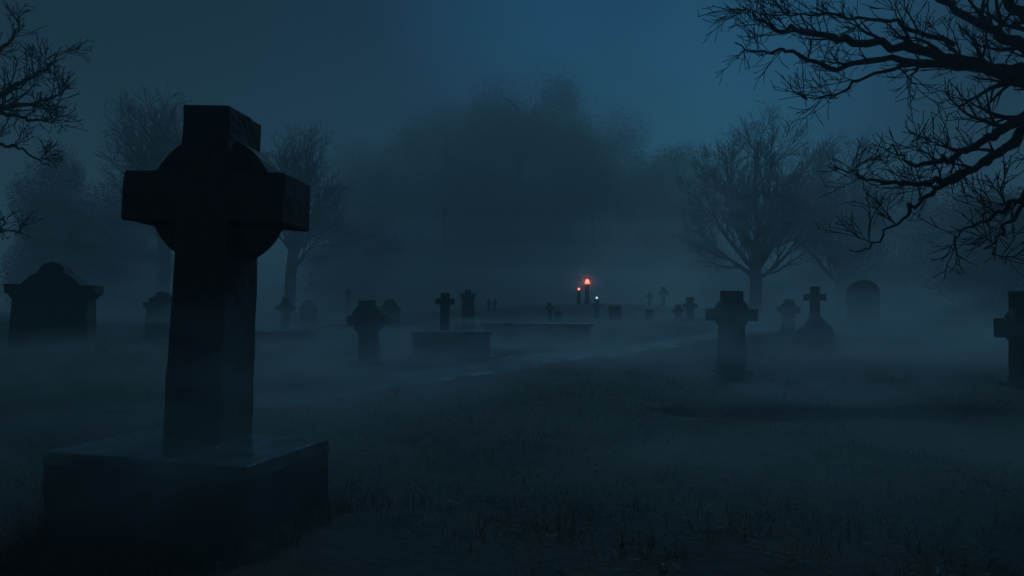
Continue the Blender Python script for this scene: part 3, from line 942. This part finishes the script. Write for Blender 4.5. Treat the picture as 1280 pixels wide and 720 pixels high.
def wispy_mat(dens, scale, seed):
    """drifting mist: thins out towards the edge of the bank and is torn by noise"""
    m = volume_mat('mist_air', dens, (0.99, 0.985, 0.975), 0.5)
    t = m.node_tree
    v = next(n for n in t.nodes if n.type == 'PRINCIPLED_VOLUME')
    N = t.nodes.new
    def math_(op, a, b=None):
        n = N('ShaderNodeMath'); n.operation = op
        for i, q in enumerate((a, b)):
            if q is None:
                continue
            if isinstance(q, (int, float)):
                n.inputs[i].default_value = q
            else:
                t.links.new(q, n.inputs[i])
        return n.outputs[0]
    co = N('ShaderNodeTexCoord')
    mp = N('ShaderNodeVectorMath'); mp.operation = 'MULTIPLY_ADD'
    mp.inputs[1].default_value = (2, 2, 2); mp.inputs[2].default_value = (-1, -1, -1)
    t.links.new(co.outputs['Generated'], mp.inputs[0])
    dd = N('ShaderNodeVectorMath'); dd.operation = 'DOT_PRODUCT'
    t.links.new(mp.outputs[0], dd.inputs[0]); t.links.new(mp.outputs[0], dd.inputs[1])
    fall = math_('MAXIMUM', math_('SUBTRACT', 1.0, dd.outputs['Value']), 0.0)
    fall = math_('POWER', fall, 1.5)
    sc = N('ShaderNodeVectorMath'); sc.operation = 'MULTIPLY_ADD'
    sc.inputs[1].default_value = (scale, scale, scale * 2.2); sc.inputs[2].default_value = (seed, seed * .7, 0)
    t.links.new(co.outputs['Object'], sc.inputs[0])
    nz_ = N('ShaderNodeTexNoise'); nz_.inputs['Scale'].default_value = 1.0; nz_.inputs['Detail'].default_value = 3.0
    t.links.new(sc.outputs[0], nz_.inputs['Vector'])
    mr = N('ShaderNodeMapRange')
    mr.inputs['From Min'].default_value, mr.inputs['From Max'].default_value = .35, .68
    mr.inputs['To Min'].default_value, mr.inputs['To Max'].default_value = .12, 1.9
    t.links.new(nz_.outputs['Fac'], mr.inputs['Value'])
    t.links.new(math_('MULTIPLY', math_('MULTIPLY', fall, mr.outputs[0]), dens), v.inputs['Density'])
    return m

def mist(x, y, z, rx, ry, rz, dens, even=False, scale=None):
    bm = bmesh.new()
    bmesh.ops.create_icosphere(bm, subdivisions=3, radius=1.0)
    for v in bm.verts:
        n = 1 + (.22 * mnoise.noise(v.co * 1.3 + Vector((x, y, 0))) if even else 0)
        v.co = Vector((v.co.x * rx, v.co.y * ry, v.co.z * rz)) * n
    mat = volume_mat('mist_air', dens, (0.99, 0.985, 0.975), 0.55) if even else wispy_mat(dens * 2.0, scale or 2.2 / min(rx, ry) , x * 3.1 + y)
    o = from_bm('mist_bank', bm, mat, smooth=True)
    o.location = (x, y, z)
    tag(o, kind='stuff')
for a in ((5, 60, 1, 38, 8, 4.2, .06, True), (2, 61, 1, 46, 9, 6.5, .04, True), (12, 63, 1, 52, 10, 9, .018, True),
          (-19, 34, .8, 13, 5, 3.6, .06), (15, 37, .8, 12, 4, 4.2, .10), (16, 36, 3, 14, 3.5, 8.5, .055), (-18, 33, 3, 14, 3.5, 8, .045), (5.2, 46.3, 3.3, 1.6, 1.3, 1.5, .17),  # last bank in this row is added round the lanterns to give their halo
          (-16, 29, .6, 15, 8, 1.9, .035), (9, 28, .5, 14, 6, 1.1, .06), (12, 15, .2, 7, 5, 1.3, .05), (13, 19, .3, 6, 5, 2.0, .035),
          (-1.5, 18, .15, 9, 6, 1.0, .06), (-4, 11, 0, 6, 4, .7, .05), (-9, 12, .2, 5, 4, .9, .05), (5, 9, 0, 5, 3, .6, .04),
          (0, 6.5, -.1, 9, 5.5, .9, .05), (3.5, 5.5, 0, 4.5, 2.2, .7, .05), (-2.2, 3.35, .9, 2.0, .75, .8, .11), (-3.2, 4.0, .6, 2.6, 1.2, .9, .05), (4.8, 12.2, .6, 6, 2.5, 1.7, .06), (-3.8, 14, .6, 4.5, 2, 1.5, .06), (13, 23.5, .6, 7, 2.5, 2.6, .09), (1, 21.8, .55, 6, 1.8, .9, .09), (-2.2, 17.4, .4, 4, 1.3, .8, .06), (1.2, 3.8, -.1, 5, 2.4, .6, .05)):
    mist(*a)

def wisps():
    rnd = random.Random(5)
    for i in range(16):
        y = 6 + 24 * rnd.random()
        x = rnd.uniform(-1, 1) * y * .8
        mist(x, y, ground(x, y) + rnd.uniform(.15, .9), rnd.uniform(1.4, 4.0) * (.6 + y * .03), rnd.uniform(.8, 1.8), rnd.uniform(.2, .55), rnd.uniform(.05, .11))
wisps()
